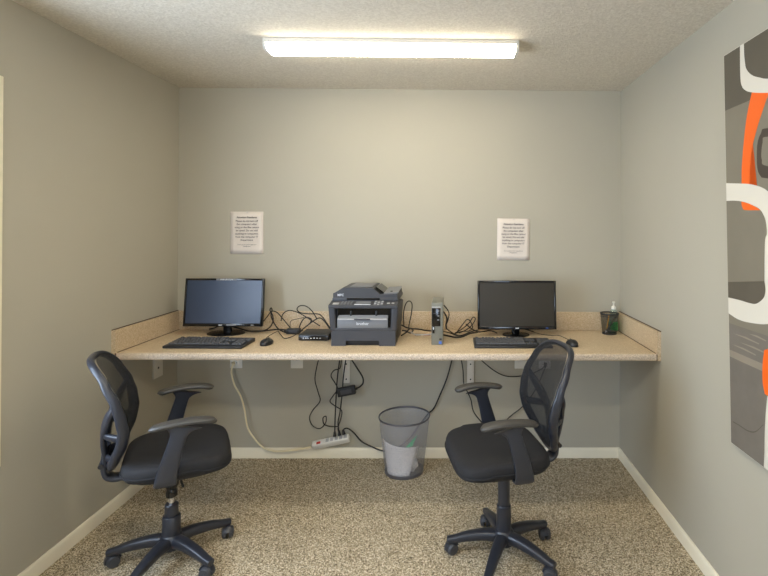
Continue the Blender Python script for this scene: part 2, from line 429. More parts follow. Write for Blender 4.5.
ybands(1.045, 1.15, M['canvas_low'], 1); ybands(1.15, 1.99, M['canvas_taupe'], 1); ybands(1.99, Z1, M['canvas_dark'], 1)
def curve2(pts, sub=6): return [(v.x, v.y) for v in smooth_path([(a, b, 0) for a, b in pts], sub)]
def px(*pts): return curve2([pa(*q) for q in pts], 5)
OR = M['orange']
layer('printed_shape', px((752, 91), (747, 115), (744, 140), (742, 165), (741.7, 183), (741.5, 200), (743, 208), (746, 210), (762, 210))+px((750, 190), (749.5, 183), (750, 168), (752, 150), (755, 135), (760, 118), (766, 100), (769, 90)), OR, 2)
W_ = M['canvas_white']
layer('printed_shape', px((739.8, 20), (740, 45), (740.4, 76), (742, 86), (746, 90.5), (753, 92.3), (768, 92.5), (800, 90), (850, 70), (880, 20), (890, -60))
      + px((860, -60), (850, 30), (825, 65), (795, 76), (768, 78.5), (760, 77.5), (752, 75), (746.5, 69), (744.6, 60), (743.6, 40), (743.4, 20)), W_, 3)
layer('printed_shape', px((724, 183), (740, 183.4), (750, 184), (760, 186.5), (768, 191), (785, 205), (798, 235), (800, 265), (795, 300), (785, 318), (768, 324), (750, 322.5), (738, 319), (728, 312.5)), W_, 3)
inner = px((724, 201), (735, 200.5), (745, 202), (754, 205.5), (760, 209), (764, 215), (766.3, 222), (767.3, 233), (765.5, 240), (765, 260), (765, 282))
layer('printed_shape', inner+[pa(724, 281)], M['canvas_taupe'], 4)
layer('printed_shape', [pa(724, 281)]+px((765, 281), (766, 290), (764, 298), (757, 303.5), (750, 303), (740, 300), (724, 296.3)), M['canvas_dark'], 4)
layer('printed_shape', px((741.8, 201.3), (742, 205), (743.5, 208.6), (746, 210), (761, 210))+[pa(757, 207.3), pa(750, 203.6)], OR, 5)
layer('printed_shape', px((830, 128), (768, 128), (762, 132), (758.3, 140), (757, 152), (757.6, 168), (761, 176), (768, 178.3), (830, 186), (850, 170), (850, 140)), M['canvas_ring'], 5)
layer('printed_shape', px((825, 138), (768, 136.5), (763.5, 141), (761.8, 150), (762.3, 160), (768, 166), (825, 172), (836, 160), (836, 146)), M['canvas_taupe'], 6)
layer('printed_shape', px((800, 345), (768, 349), (764.6, 353), (763.2, 365), (763.2, 380), (765, 391), (769, 396), (800, 410), (830, 390), (830, 355)), OR, 3)
layer('printed_shape', px((768, 396), (766, 420), (765.2, 450), (765, 490))+px((800, 500), (796, 440), (790, 405)), W_, 2)
def rrect(cy, cz, hy, hz, pw, n=40): return [(cy+hy*math.copysign(abs(math.cos(q))**(2/pw), math.cos(q)), cz+hz*math.copysign(abs(math.sin(q))**(2/pw), math.sin(q))) for q in [2*PI*i/n for i in range(n)]]
layer('printed_shape', rrect(.95, 1.0, .2, .17, 3.4), M['canvas_ring'], 3)
layer('printed_shape', rrect(.95, 1.0, .14, .12, 3.4), M['canvas_mid'], 4)
layer('printed_shape', rrect(.78, 1.7, .16, .28, 3.4), OR, 3)
for zz, ya, yb_ in ((1.135, 1.80, 1.70), (1.115, 1.90, 1.74), (1.09, 1.86, 1.68), (1.07, 1.91, 1.76)):      # pale brush streaks
    layer('printed_streak', [(ya, zz), (yb_, zz-.006), (yb_, zz-.002), ((ya+yb_)/2, zz+.004)], M['canvas_mid'], 2)
layer('printed_streak', px((733, 421), (740, 425), (748, 430), (756, 431), (764, 424))+px((764, 425), (756, 432.2), (748, 431.2), (740, 426), (733, 422)), M['canvas_dark'], 2)

# ------------------------------------------------------------------ monitors
def monitor(x, y, rz, w, h, zc, tilt, label, screen, oval, sticker):
    t = thing('monitor', label, 'monitor', (x, y, TOP), rz, 'computer monitors on the worktop')
    rot = Matrix.Rotation(-tilt, 3, 'X')
    def P(a, b, c): return Vector((0, 0, zc-TOP)) + rot @ Vector((a, b, c))
    bm = bmesh.new()
    box(bm, P(0, .012, 0), (w, .022, h), .006, 3, rot)
    box(bm, P(0, .032, -.01), (w*.72, .03, h*.66), .012, 2, rot)
    hs = link('housing', bm, M['black'], t)
    bm = bmesh.new(); bz = .019; bt = .012; d = -.002
    box(bm, P(-w/2+bt/2, d, 0), (bt, .008, h), .002, 2, rot); box(bm, P(w/2-bt/2, d, 0), (bt, .008, h), .002, 2, rot)
    box(bm, P(0, d, h/2-bt/2), (w-2*bt+.004, .008, bt), .002, 2, rot); box(bm, P(0, d, -h/2+bz/2), (w-2*bt+.004, .008, bz), .002, 2, rot)
    bz_o = link('bezel', bm, M['blackgloss'], t)
    bm = bmesh.new(); box(bm, P(0, .0005, (bz-bt)/2), (w-2*bt+.002, .003, h-bt-bz+.002), 0, 2, rot); link('screen', bm, screen, t)
    lg = text_obj('logo', 'acer', .013, M['ledwhite'], bz_o, P(-.012 if sticker else .0, d-.0045, -h/2+.0055), (PI/2-tilt, 0, 0), bold=.0006)
    bm = bmesh.new(); box(bm, P(w/2-.06, d-.0045, -h/2+.009), (.016, .001, .004), 0, 2, rot); link('power_button', bm, M['ledwhite' if sticker else 'blue'], bz_o)
    if sticker:
        bm = bmesh.new(); box(bm, P(.012, d-.0045, h/2-.0065), (.128, .0008, .011), 0, 2, rot); k = link('sticker', bm, M['grey'], bz_o)
        text_obj('sticker_text', 'HDMI LED 21.5 in', .0105, M['ledwhite'], k, P(.012, d-.0054, h/2-.010), (PI/2-tilt, 0, 0), bold=.0003)
        bm = bmesh.new(); box(bm, P(.055, d-.0045, -h/2+.010), (.062, .0008, .010), 0, 2, rot); link('sticker', bm, M['grey'], bz_o)
    else:
        text_obj('model_text', 'LED', .008, M['grey'], bz_o, P(-w/2+.075, d-.0045, -h/2+.006), (PI/2-tilt, 0, 0))
    # stand
    zb = zc-TOP-h/2
    bm = bmesh.new(); pts = smooth_path([(0, .055, .012), (0, .052, zb*.5), (0, .045, zb+.02), (0, .04, zb+.06)], 5)
    sweep(bm, pts, lambda q: (.026-.004*q, .013), upv=(0, 1, 0), n=16, power=4); link('stand_neck', bm, M['blackgloss'], t)
    bm = bmesh.new(); n = 36
    pr_ = [(1, 0), (1, .005), (.93, .009), (.4, .013), (.25, .016)]
    rings = [[bm.verts.new((oval[0]*s*math.cos(2*PI*k/n), .03+oval[1]*s*math.sin(2*PI*k/n), z)) for k in range(n)] for s, z in pr_]
    for i in range(len(rings)-1):
        for k in range(n): bm.faces.new((rings[i][k], rings[i][(k+1) % n], rings[i+1][(k+1) % n], rings[i+1][k]))
    bm.faces.new(rings[0][::-1]); bm.faces.new(rings[-1]); link('stand_base', bm, M['blackgloss'], t)
    return t
monitor(-1.409, 3.085, 0, .490, .297, 1.049, R(6), 'black widescreen monitor with bluish sheen on the left end of the worktop', M['screen'], (.115, .085), True)
monitor(.424, 3.06, R(1), .492, .302, 1.042, R(5), 'black widescreen monitor with a brownish reflection tinted into its dark screen on the right half of the worktop', M['screen2'], (.085, .070), False)

# ------------------------------------------------------------------ keyboards and mice
key_mesh = {}
def key(wd):
    if wd not in key_mesh:
        bm = bmesh.new()
        r = bmesh.ops.create_cube(bm, size=1)
        for v in r['verts']:
            s = .80 if v.co.z > 0 else 1
            v.co = Vector((v.co.x*wd*s, v.co.y*.0155*s, v.co.z*.008+.004))
        me = bpy.data.meshes.new('key'); bm.to_mesh(me); bm.free(); me.materials.append(M['keycap']); key_mesh[wd] = me
    return key_mesh[wd]
def keyboard(x, y, rz, W, D, label):
    t = thing('keyboard', label, 'keyboard', (x, y, TOP), rz, 'computer keyboards on the worktop')
    bm = bmesh.new()
    vs = box(bm, (0, 0, .007), (W, D, .014), .004, 3)
    for v in vs:
        if v.co.z > .007: v.co.z += (v.co.y+D/2)*.05
    link('keyboard_case', bm, M['black'], t)
    u = .0192*W/.45
    def put(cx, row, wd):
        yy = D/2-.022-row*.0198*D/.16-(0.004 if row else 0)
        o = bpy.data.objects.new('key', key(round(wd*u-.0022, 5))); C.objects.link(o); o.parent = t
        o.location = (-W/2+.012+cx*u, yy, .0132+(yy+D/2)*.05); o.rotation_euler = (R(3), 0, 0)
    rows = [[1]+[1]*12, [1]*13+[2], [1.5]+[1]*12+[1.5], [1.75]+[1]*11+[2.25], [2.25]+[1]*10+[2.75], [1.5, 1.25, 1.25, 6, 1.25, 1.25, 1.25, 1.25]]
    for r, row in enumerate(rows):
        cx = 0
        for i, wd in enumerate(row):
            if r == 0: cx = [0, 2, 3, 4, 5, 6.5, 7.5, 8.5, 9.5, 11, 12, 13, 14][i]
            put(cx+wd/2, r, wd); cx += wd
    for r in (1, 2):
        for i in range(3): put(15.5+i+.25, r, 1)
    put(16.75, 4, 1)
    for i in range(3): put(15.75+i, 5, 1)
    for r in range(1, 5):
        for i in range(4 if r in (1, 2) else 3): put(19.4+i, r, 1)
    put(19.9, 5, 2); put(21.4, 5, 1)
    return t
keyboard(-1.362, 2.815, R(-1), .440, .185, 'black keyboard in front of the left monitor')
keyboard(.364, 2.832, R(0), .442, .178, 'black keyboard in front of the right monitor, partly behind the chair back')

def keep(child, par, name):
    """make a cord a part of the thing it belongs to"""
    bpy.context.view_layer.update()
    for k in ('label', 'category', 'group'):
        if k in child: del child[k]
    child.parent = par; child.matrix_parent_inverse = par.matrix_world.inverted(); child.name = name

def mouse(x, y, rz, label):
    t = thing('mouse', label, 'mouse', (x, y, TOP), rz, 'computer mice on the worktop')
    bm = bmesh.new(); n = 28
    prof = [(1, .002), (1.03, .010), (1.0, .018), (.86, .026), (.6, .032), (.3, .0345)]
    rings = []
    for s, z in prof:
        ring = []
        for k in range(n):
            q = 2*PI*k/n; c, sn = math.cos(q), math.sin(q)
            yy = .052*s*math.copysign(abs(sn)**.85, sn)
            ring.append(bm.verts.new((.031*s*math.copysign(abs(c)**.8, c)*(1-.10*abs(sn)), yy, z-.10*max(0, yy) if z > .015 else z)))
        rings.append(ring)
    for i in range(len(rings)-1):
        for k in range(n): bm.faces.new((rings[i][k], rings[i][(k+1) % n], rings[i+1][(k+1) % n], rings[i+1][k]))
    bm.faces.new(rings[0][::-1]); bm.faces.new(rings[-1]); link('mouse_shell', bm, M['black'], t, True, 60)
    bm = bmesh.new(); cyl(bm, (-.003, .028, .026), (.003, .028, .026), .0085, n=14); link('scroll_wheel', bm, M['grey'], t)
    bm = bmesh.new(); box(bm, (0, .02, .0325), (.0012, .035, .002)); link('button_gap', bm, M['blackgloss'], t)
    return t
mouseL = mouse(-1.046, 2.828, R(-4), 'black mouse on the worktop right of the left keyboard')
mouseR = mouse(.710, 2.818, R(6), 'black mouse on the worktop right of the right keyboard')

# ------------------------------------------------------------------ printer
PX, PY = -.487, 2.795
t = thing('printer', 'charcoal multifunction laser printer in the middle of the worktop', 'printer', (PX, PY, TOP), R(0))
W2 = .182
bm = bmesh.new()
# tray section, with a grip cut-out in the lower front
sec = [(-W2, .0), (-.10, .0), (-.10, .025), (-.095, .030), (.085, .030), (.09, .025), (.09, .0), (W2, 0), (W2, .085), (-W2, .085)]
prism(bm, [(a, 0, b) for a, b in sec], (0, .02, 0))
link('paper_tray', bm, M['charcoal'], t)
bm = bmesh.new(); box(bm, (0, .185, .042), (W2*2-.004, .33, .084), .003)
link('lower_body', bm, M['black'], t)
bm = bmesh.new()
box(bm, (-W2+.011, .15, .155), (.036, .30, .142), .008, 3); box(bm, (W2-.011, .15, .155), (.036, .30, .142), .008, 3)
box(bm, (0, .012, .0935), (W2*2-.02, .024, .019), .003); box(bm, (0, .185, .155), (W2*2-.01, .28, .138), .004)
box(bm, (0, .02, .222), (W2*2-.01, .05, .014), .004)
for v in bm.verts:
    v.co.y -= max(0, v.co.z-.10)*.10 if v.co.y < .1 else 0
    v.co.x *= 1+.05*max(0, (v.co.z-.085)/.14)
link('main_body', bm, M['charcoal'], t)
bm = bmesh.new(); box(bm, (0, .035, .16), (.30, .02, .115)); link('output_recess', bm, M['blackgloss'], t)
bm = bmesh.new()
box(bm, (-.005, .005, .127), (.288, .012, .050), .004, 2)
f_ = link('manual_feed_cover', bm, M['grey'], t)
bm = bmesh.new(); prism(bm, [(-.145, 0, .150), (-.145, -.012, .150), (-.145, -.012, .157), (-.145, .07, .190), (-.145, .07, .180)], (.282, 0, 0)); sh = link('output_shelf', bm, M['lightgrey'], t)
bm = bmesh.new(); box(bm, (-.005, -.0135, .1535), (.09, .004, .008), .001); link('pull_tab', bm, M['charcoal'], sh)
for xx in (-.075, .07):
    bm = bmesh.new(); box(bm, (xx, .03, .182), (.010, .03, .028), .002); link('paper_guide', bm, M['black'], sh)
bm = bmesh.new(); box(bm, (-.005, .045, .189), (.11, .03, .014), .003); link('paper_stop', bm, M['charcoal'], sh)
text_obj('logo', 'brother', .022, M['ledwhite'], f_, (-.005, -.0018, .120), (PI/2, 0, 0), bold=.0004)
# control panel, sloped
bm = bmesh.new()
prism(bm, [(-W2-.012, -.024, .222), (-W2-.012, -.024, .234), (-W2-.012, .06, .250), (-W2-.012, .10, .250), (-W2-.012, .10, .222)], (2*W2+.024, 0, 0))
cp = link('control_panel', bm, M['charcoal'], t)
sl = math.atan2(.016, .084)
rs = Matrix.Rotation(sl, 3, 'X')
def cpp(a, q): return Vector((a, -.024+.084*q, .2345+.016*q))
bm = bmesh.new(); box(bm, cpp(-.005, .62), (.085, .026, .003), .001, 1, rs); link('display', bm, M['grey'], cp)
bm = bmesh.new(); box(bm, cpp(-.005, .2), (.092, .012, .002), .0006, 1, rs); link('label_strip', bm, M['ledwhite'], cp)
bm = bmesh.new(); box(bm, cpp(-.158, .35), (.034, .03, .002), .0006, 1, rs); link('label_strip', bm, M['lightgrey'], cp)
for i in range(4):
    for j in range(3):
        bm = bmesh.new(); box(bm, cpp(-.125+i*.018, .25+j*.25), (.011, .010, .004), .001, 1, rs); link('button', bm, M['grey'], cp)
for i in range(3):
    for j in range(4):
        bm = bmesh.new(); box(bm, cpp(.065+i*.019, .2+j*.2), (.013, .010, .004), .001, 1, rs); link('button', bm, M['lightgrey' if (i+j) % 2 else 'grey'], cp)
for i in range(2):
    bm = bmesh.new(); box(bm, cpp(.14+i*.026, .45), (.016, .014, .004), .002, 1, rs); link('button', bm, M['lightgrey'], cp)
# scanner lid / feeder
bm = bmesh.new(); box(bm, (0, .20, .256), (2*W2+.016, .30, .022), .005, 2); link('scanner_bed', bm, M['charcoal'], t)
bm = bmesh.new(); box(bm, (-.01, .049, .260), (.19, .006, .009)); link('lid_gap', bm, M['blackgloss'], t)
bm = bmesh.new()
sec = [(-W2-.004, .285), (W2+.004, .285), (W2+.004, .312), (.115, .306), (.085, .306), (.045, .345), (-.10, .350), (-.135, .345), (-W2+.01, .318), (-W2-.004, .312)]
prism(bm, [(a, .055, b-.0185-.10*max(0, b-.29)) for a, b in sec], (0, .27, 0))
fd = link('document_feeder', bm, M['charcoal'], t)
bm = bmesh.new(); prism(bm, [(.105, .075, .286), (.189, .075, .291), (.189, .30, .301), (.105, .30, .296)], (0, 0, .005)); link('feeder_tray', bm, M['grey'], fd)
bm = bmesh.new(); prism(bm, [(.052, .09, .322), (.098, .09, .287), (.108, .09, .290), (.062, .09, .325)], (0, .20, 0)); link('feeder_flap', bm, M['blackgloss'], fd)
bm = bmesh.new(); box(bm, (-.03, .19, .326), (.13, .20, .004), .001); link('feeder_cover', bm, M['grey'], fd)
bm = bmesh.new(); cyl(bm, (.145, .12, .292), (.145, .12, .299), .007, n=12); link('paper_sensor', bm, M['blackgloss'], fd)
text_obj('model_text', 'MFC', .019, M['ledwhite'], fd, (-.142, .0545, .276), (PI/2, 0, 0), bold=.0005)
for o in list(t.children): o.location.z += 0

# ------------------------------------------------------------------ small desktop computer
t = thing('desktop_computer', 'slim greenish-grey desktop computer standing upright right of the printer', 'computer', (-.068, 2.823, TOP), 0)
bm = bmesh.new(); box(bm, (0, .125, .121), (.066, .25, .242), .003); link('computer_case', bm, M['darkgreen_grey'], t)
fp = link('front_panel', bb(-.031, .018, -.004, .002, .108, .212, .002), M['blackgloss'], t)
link('vent_strip', bb(-.031, .018, -.004, .002, .214, .221, .001), M['lightgrey'], t)
for z in (.197, .168, .145):
    bm = bmesh.new(); box(bm, (.006, -.0045, z), (.012, .002, .006), .0005); link('port', bm, M['grey'], fp)
bm = bmesh.new(); box(bm, (-.012, -.0045, .182), (.022, .002, .003)); link('disc_slot', bm, M['charcoal'], fp)
bm = bmesh.new(); box(bm, (-.021, -.004, .088), (.012, .004, .040), .001); pb = link('power_panel', bm, M['blackgloss'], t)
bm = bmesh.new(); box(bm, (-.021, -.0065, .096), (.006, .002, .014), .0005); link('power_button', bm, M['ledwhite'], pb)
link('sticker', bb(.010, .026, -.001, .001, .006, .022), M['blue'], t)
link('sticker', bb(.012, .026, -.001, .001, .028, .038), M['black'], t)

# ------------------------------------------------------------------ router and adapters
t = thing('router', 'flat black router with a row of small lights left of the printer', 'router', (-.802, 2.912, TOP), R(0))
bm = bmesh.new(); box(bm, (0, .085, .021), (.180, .17, .036), .006, 3)
for v in bm.verts:
    if v.co.y < .02: v.co.z -= .0
link('router_case', bm, M['black'], t)
bm = bmesh.new(); box(bm, (.0, -.0006, .019), (.168, .002, .022), .0005); rp = link('light_panel', bm, M['blackgloss'], t)
for i, a in enumerate((-.058, -.045, -.032, -.014, .004, .022, .040)):
    bm = bmesh.new(); box(bm, (a, -.002, .018), (.009 if i else .006, .001, .008 if not i else .004)); link('indicator_light', bm, M['ledwhite'], rp)
for a in (-.07, .07):
    for b in (.02, .15):
        bm = bmesh.new(); cyl(bm, (a, b, 0), (a, b, .004), .008, n=10); link('foot', bm, M['rubber'], t)

def brick(name, c, size, rot, label, group):
    t = thing(name, label, 'power adapter', c, 0, group)
    bm = bmesh.new(); box(bm, (0, 0, 0), size, .006, 3, rot); link('adapter_case', bm, M['black'], t)
    bm = bmesh.new(); box(bm, rot @ Vector((0, -size[1]/2-.0004, 0)), (size[0]*.6, .0008, size[2]*.5), 0, 1, rot); link('rating_label', bm, M['charcoal'], t)
    for s in (-1, 1):
        bm = bmesh.new(); cyl(bm, rot @ Vector((s*size[0]/2, 0, 0)), rot @ Vector((s*(size[0]/2+.016), 0, 0)), .006, .0035, n=10); link('strain_relief', bm, M['rubber'], t)
    return t
brick('power_adapter', (-.985, 3.12, TOP+.0165), (.085, .045, .032), Matrix.Rotation(R(4), 3, 'Z'), 'small black power adapter among the tangled cables behind the left mouse', 'black power adapters')
hangA = brick('power_adapter', tuple(at(346.5, 391, 'y', 3.190)), (.118, .034, .056), Matrix.Rotation(R(-11), 3, 'Y'), 'black power adapter hanging by its cords under the worktop', 'black power adapters')

# ------------------------------------------------------------------ pencil cup and hand sanitiser
cx, cy = 1.030, 3.138
t = thing('pencil_cup', 'black wire-mesh pencil cup in the right corner of the worktop', 'pencil cup', (cx, cy, TOP))
r0, r1, hh = .044, .0565, .131
bm = bmesh.new(); lathe(bm, [(r0, .004), (r1, hh)], n=36, cap0=False, cap1=False); o = link('mesh_wall', bm, M['cupmesh'], t)
bm = bmesh.new(); lathe(bm, [(r0+.001, 0), (r0+.0015, .008), (r0-.002, .008), (r0-.002, .003)], n=36); link('cup_bottom', bm, M['black'], t)
bm = bmesh.new(); sweep(bm, [Vector((r1*math.cos(2*PI*k/36), r1*math.sin(2*PI*k/36), hh)) for k in range(36)], (.0035, .0045), closed=True, upv=(0, 0, 1), n=8); link('cup_rim', bm, M['black'], t)
bm = bmesh.new(); sweep(bm, [Vector(((r1-.002)*math.cos(2*PI*k/36), (r1-.002)*math.sin(2*PI*k/36), hh-.016)) for k in range(36)], (.0015, .002), closed=True, upv=(0, 0, 1), n=6); link('wire_ring', bm, M['black'], t)
def stick(name, label, p0, p1, r, m, tip, tm):
    p0, p1 = Vector(p0), Vector(p1); d = (p1-p0).normalized()
    t = thing(name, label, 'pen' if name == 'pen' else 'pencil', p0, 0, 'pens and pencils in the mesh cup')
    bm = bmesh.new(); cyl(bm, d*.014, p1-p0, r, n=10, bevel=.001); link('barrel', bm, m, t)
    bm = bmesh.new(); cyl(bm, (0, 0, 0), d*.014, .0012, r, n=10); link('tip', bm, tm, t)
stick('pen', 'black pen leaning to the right inside the mesh pencil cup', (cx-.030, cy-.012, TOP+.009), (cx+.044, cy-.008, TOP+.118), .0055, M['blackgloss'], 0, M['ledwhite'])
stick('pen', 'dark pen standing at the back of the mesh pencil cup', (cx+.014, cy+.025, TOP+.009), (cx-.006, cy+.041, TOP+.120), .005, M['charcoal'], 0, M['grey'])
stick('pencil', 'yellow pencil standing in the mesh pencil cup', (cx-.014, cy+.012, TOP+.009), (cx+.006, cy+.030, TOP+.113), .004, M['yellow'], 0, M['ink'])
t = thing('hand_sanitizer', 'clear pump bottle with white pump and green label behind the pencil cup', 'pump bottle', (1.080, 3.206, TOP))
bm = bmesh.new(); lathe(bm, [(.024, 0), (.026, .004), (.026, .118), (.023, .134), (.013, .145), (.012, .152)], n=24); link('bottle', bm, M['clear'], t)
bm = bmesh.new(); lathe(bm, [(.0252, .012), (.0266, .012), (.0266, .066), (.0252, .066)], n=24, cap0=False, cap1=False); link('bottle_label', bm, M['gel'], t)
bm = bmesh.new(); lathe(bm, [(.0145, .147), (.0145, .163), (.010, .167), (.005, .169), (.005, .186)], n=20)
cyl(bm, (0, 0, .186), (0, 0, .197), .010, .008, n=16); sweep(bm, smooth_path([(0, 0, .192), (-.006, -.015, .193), (-.010, -.028, .187)], 4), (.005, .004), n=8); link('pump', bm, M['white'], t)

# ------------------------------------------------------------------ waste basket
bx, by = -.276, 3.075
t = thing('waste_basket', 'round silver wire-mesh waste basket on the carpet under the worktop', 'waste basket', (bx, by, 0))
rb, rtp, hb = .118, .158, .343
bm = bmesh.new(); lathe(bm, [(rb, .010), (rb+.012, .1), (rb+.026, .22), (rtp, hb)], n=48, cap0=False, cap1=False); link('mesh_wall', bm, M['binmesh'], t)
bm = bmesh.new(); sweep(bm, [Vector((rtp*math.cos(2*PI*k/48), rtp*math.sin(2*PI*k/48), hb)) for k in range(48)], (.004, .006), closed=True, upv=(0, 0, 1), n=8); link('rim', bm, M['binrim'], t)
bm = bmesh.new(); lathe(bm, [(rb-.002, 0), (rb+.003, .003), (rb+.003, .018), (rb, .02), (rb-.006, .006)], n=48); link('bottom_band', bm, M['binrim'], t)
def sheet(name, label, corners, bend, m, cat):
    """paper sheet, corners A(bottom left) B(bottom right) C(top right) D(top left), wrapped against the basket wall"""
    bm = bmesh.new(); n = 14
    A, B, Cc, D = [Vector(q) for q in corners]
    g = []
    for i in range(n+1):
        row = []
        for k in range(n+1):
            a, b = i/n, k/n
            ang = A.x+(B.x-A.x)*a if False else None
            ph = (A*(1-a)+B*a)*(1-b)+(D*(1-a)+Cc*a)*b     # (angle, radius offset, z)
            z = ph.z; rad = rb+.012+(z/hb)*(rtp-rb)-.012-.006-ph.y-bend*math.sin(PI*a)*math.sin(PI*b)*.02
            row.append(bm.verts.new((bx+rad*math.cos(ph.x), by+rad*math.sin(ph.x), z)))
        g.append(row)
    for i in range(n):
        for k in range(n): bm.faces.new((g[i][k], g[i+1][k], g[i+1][k+1], g[i][k+1]))
    o = link(name, bm, m); s_ = o.modifiers.new('thick', 'SOLIDIFY'); s_.thickness = .001
    return tag(o, label, cat)
sheet('paper_sheet', 'white paper sheet curled inside the mesh waste basket', [(R(207), .004, .012), (R(292), .006, .018), (R(318), .006, .192), (R(200), .004, .222)], .6, M['binpaper'], 'paper')
sheet('torn_wrapper', 'green wrapper lying above the white paper in the waste basket', [(R(276), .016, .192), (R(300), .018, .200), (R(313), .016, .262), (R(298), .014, .245)], .5, M['green'], 'wrapper')
bm = bmesh.new(); bmesh.ops.create_icosphere(bm, subdivisions=3, radius=.043)
for v in bm.verts: v.co *= 1+.16*math.sin(v.co.x*130+v.co.z*90)*math.sin(v.co.y*110)
bmesh.ops.translate(bm, verts=bm.verts, vec=(bx+.045, by-.045, .066))
tag(link('paper_ball', bm, M['binpaper'], None, True, 20), 'crumpled pale paper ball at the bottom of the waste basket', 'paper')

# ------------------------------------------------------------------ power strip
pL, pR_ = at(312, 446.5, 'y', 3.205), at(349.5, 438.5, 'y', 3.205)
ang = math.atan2(pR_.z-pL.z, pR_.x-pL.x); Ls = (pR_-pL).length-.004; mid = (pL+pR_)/2
rot = Matrix.Rotation(-ang, 3, 'Y') @ Matrix.Rotation(R(32), 3, 'X')
strip_t = t = thing('power_strip', 'white power strip tilted on the wall above the baseboard', 'power strip', (mid.x, 3.218, mid.z))
bm = bmesh.new(); box(bm, (0, 0, 0), (Ls, .042, .046), .008, 3, rot); link('strip_case', bm, M['white'], t)
bm = bmesh.new(); box(bm, rot @ Vector((-Ls/2+.045, -.006, .0235)), (.026, .016, .004), .001, 1, rot); link('switch', bm, M['red'], t)
for a in (-.03, .0, .03, .06, .09):
    bm = bmesh.new(); box(bm, rot @ Vector((a+.01, 0, .0232)), (.02, .026, .001), .0004, 1, rot); link('socket', bm, M['lightgrey'], t)

# ------------------------------------------------------------------ cables
def cable(name, label, pts, r=.0032, m='rubber', cat='cable', group=None, plug=None, sub=7, plugm=None):
    P = []
    for q in pts:
        if len(q) == 3:
            v = at(q[0], q[1], 'y', q[2])
            if q[2] < 3.25 and 300 < q[1] < 345 and v.z < TOP+r:      # lies on the worktop
                v = at(q[0], q[1], 'z', TOP+r)
                v.y = min(v.y, YB-.024)
        else: v = Vector(q[1:])
        P.append(v)
    path = smooth_path(P, sub)
    for v in path:
        if v.z > .83 and v.z < TOP+r and v.y > FRONT: v.z = TOP+r
    r *= 1.12
    bm = bmesh.new(); sweep(bm, path, (r, r), n=8)
    if plug:
        t = thing(name, label, cat, (0, 0, 0), 0, group)
        link('cord', bm, M[m], t)
        for end in plug:
            a, b = (path[0], path[3]) if end == 0 else (path[-1], path[-4])
            d = (b-a).normalized(); bm = bmesh.new(); cyl(bm, a-d*.004, a+d*.028, .011, .006, n=12, bevel=.001)
            link('plug', bm, M[plugm or m], t)
    else:
        t = link(name, bm, M[m]); tag(t, label, cat, group)
    return t
GL, GR, GU = 'cables tangled left of the printer', 'cables tangled right of the printer', 'cords hanging under the worktop'
D = 3.12
keep(cable('mouse_cord', 'x', [(264.5, 340, 2.92), (268, 336.5, 3.0), (273, 333.5, 3.02), (278, 331, 3.10)], .0018), mouseL, 'cord')
cable('monitor_cable', 'black cable looping up just right of the left monitor', [(256, 331, 3.12), (264, 330.5, 3.12), (270, 327, 3.12), (273, 321, 3.12), (272.5, 315, 3.12), (270, 310.5, 3.12), (271, 308, 3.12), (272, 310, 3.135), (271, 315, 3.135), (273, 321, 3.135), (277.5, 328, 3.13), (284, 332, 3.1), (292, 333.5, 3.08), (299, 334, 3.06)], .0035, group=GL)
cable('adapter_cable', 'cable arching from behind the left monitor to the small adapter', [(262, 323, 3.16), (267, 317, 3.16), (271.5, 311.5, 3.16), (277, 312.5, 3.16), (283, 319, 3.16), (288, 325, 3.145), (291, 329, 3.135)], .003, group=GL)
cable('network_cable', 'cable arching low between the small adapter and the router', [(281, 321, 3.17), (283, 314, 3.17), (289, 310.5, 3.17), (298, 312.5, 3.17), (306, 317, 3.17), (313, 321.5, 3.15), (320, 326, 3.14)], .003, group=GL)
cable('looped_cable', 'tallest looped cable left of the printer, its loop above the router', [(317, 319, 3.18), (312, 311, 3.18), (306, 306.2, 3.18), (300, 305.8, 3.18), (297, 309, 3.18), (300, 312.5, 3.19), (308, 313.8, 3.19), (318, 314, 3.19), (322.5, 317, 3.18), (326, 322, 3.17), (330, 328, 3.16)], .003, group=GL)
cable('router_cable', 'cable curving tightly between the adapter and the router back', [(299, 328, 3.13), (302, 321, 3.14), (306, 317.5, 3.15), (311, 319, 3.15), (310, 323, 3.14), (305, 327.5, 3.13), (300, 331.5, 3.12)], .0032, group=GL)
cable('printer_cable', 'cable bending over the router towards the printer', [(301, 330.5, 3.14), (308, 325, 3.14), (314, 320.5, 3.13), (320, 318, 3.13), (325, 322, 3.13), (330, 329, 3.13)], .0035, group=GL)
cable('dipping_cable', 'cable dipping forward on the worktop in front of the small adapter', [(278, 331, 3.1), (281, 335, 3.02), (284.5, 338.3, 2.95), (291, 337, 2.97), (297, 334, 3.03), (301, 331.5, 3.08)], .0025, group=GL)
cable('thin_wire', 'thin wire standing up behind the small adapter', [(290, 327, 3.165), (291, 321, 3.17), (297, 319, 3.17), (304, 317.5, 3.17)], .0018, group=GL)
cable('power_cable', 'black cable lying along the worktop behind the left monitor base', [(228, 325, 3.205), (238, 328, 3.205), (249, 331, 3.16), (262, 331, 3.14), (277, 329.5, 3.15), (286, 330, 3.14)], .0045, group=GL)
cable('hooked_cable', 'short hooked cable under the left monitor screen', [(225, 326, 3.21), (219, 326, 3.21), (214, 328, 3.21), (209, 329.3, 3.2)], .004, group=GL)
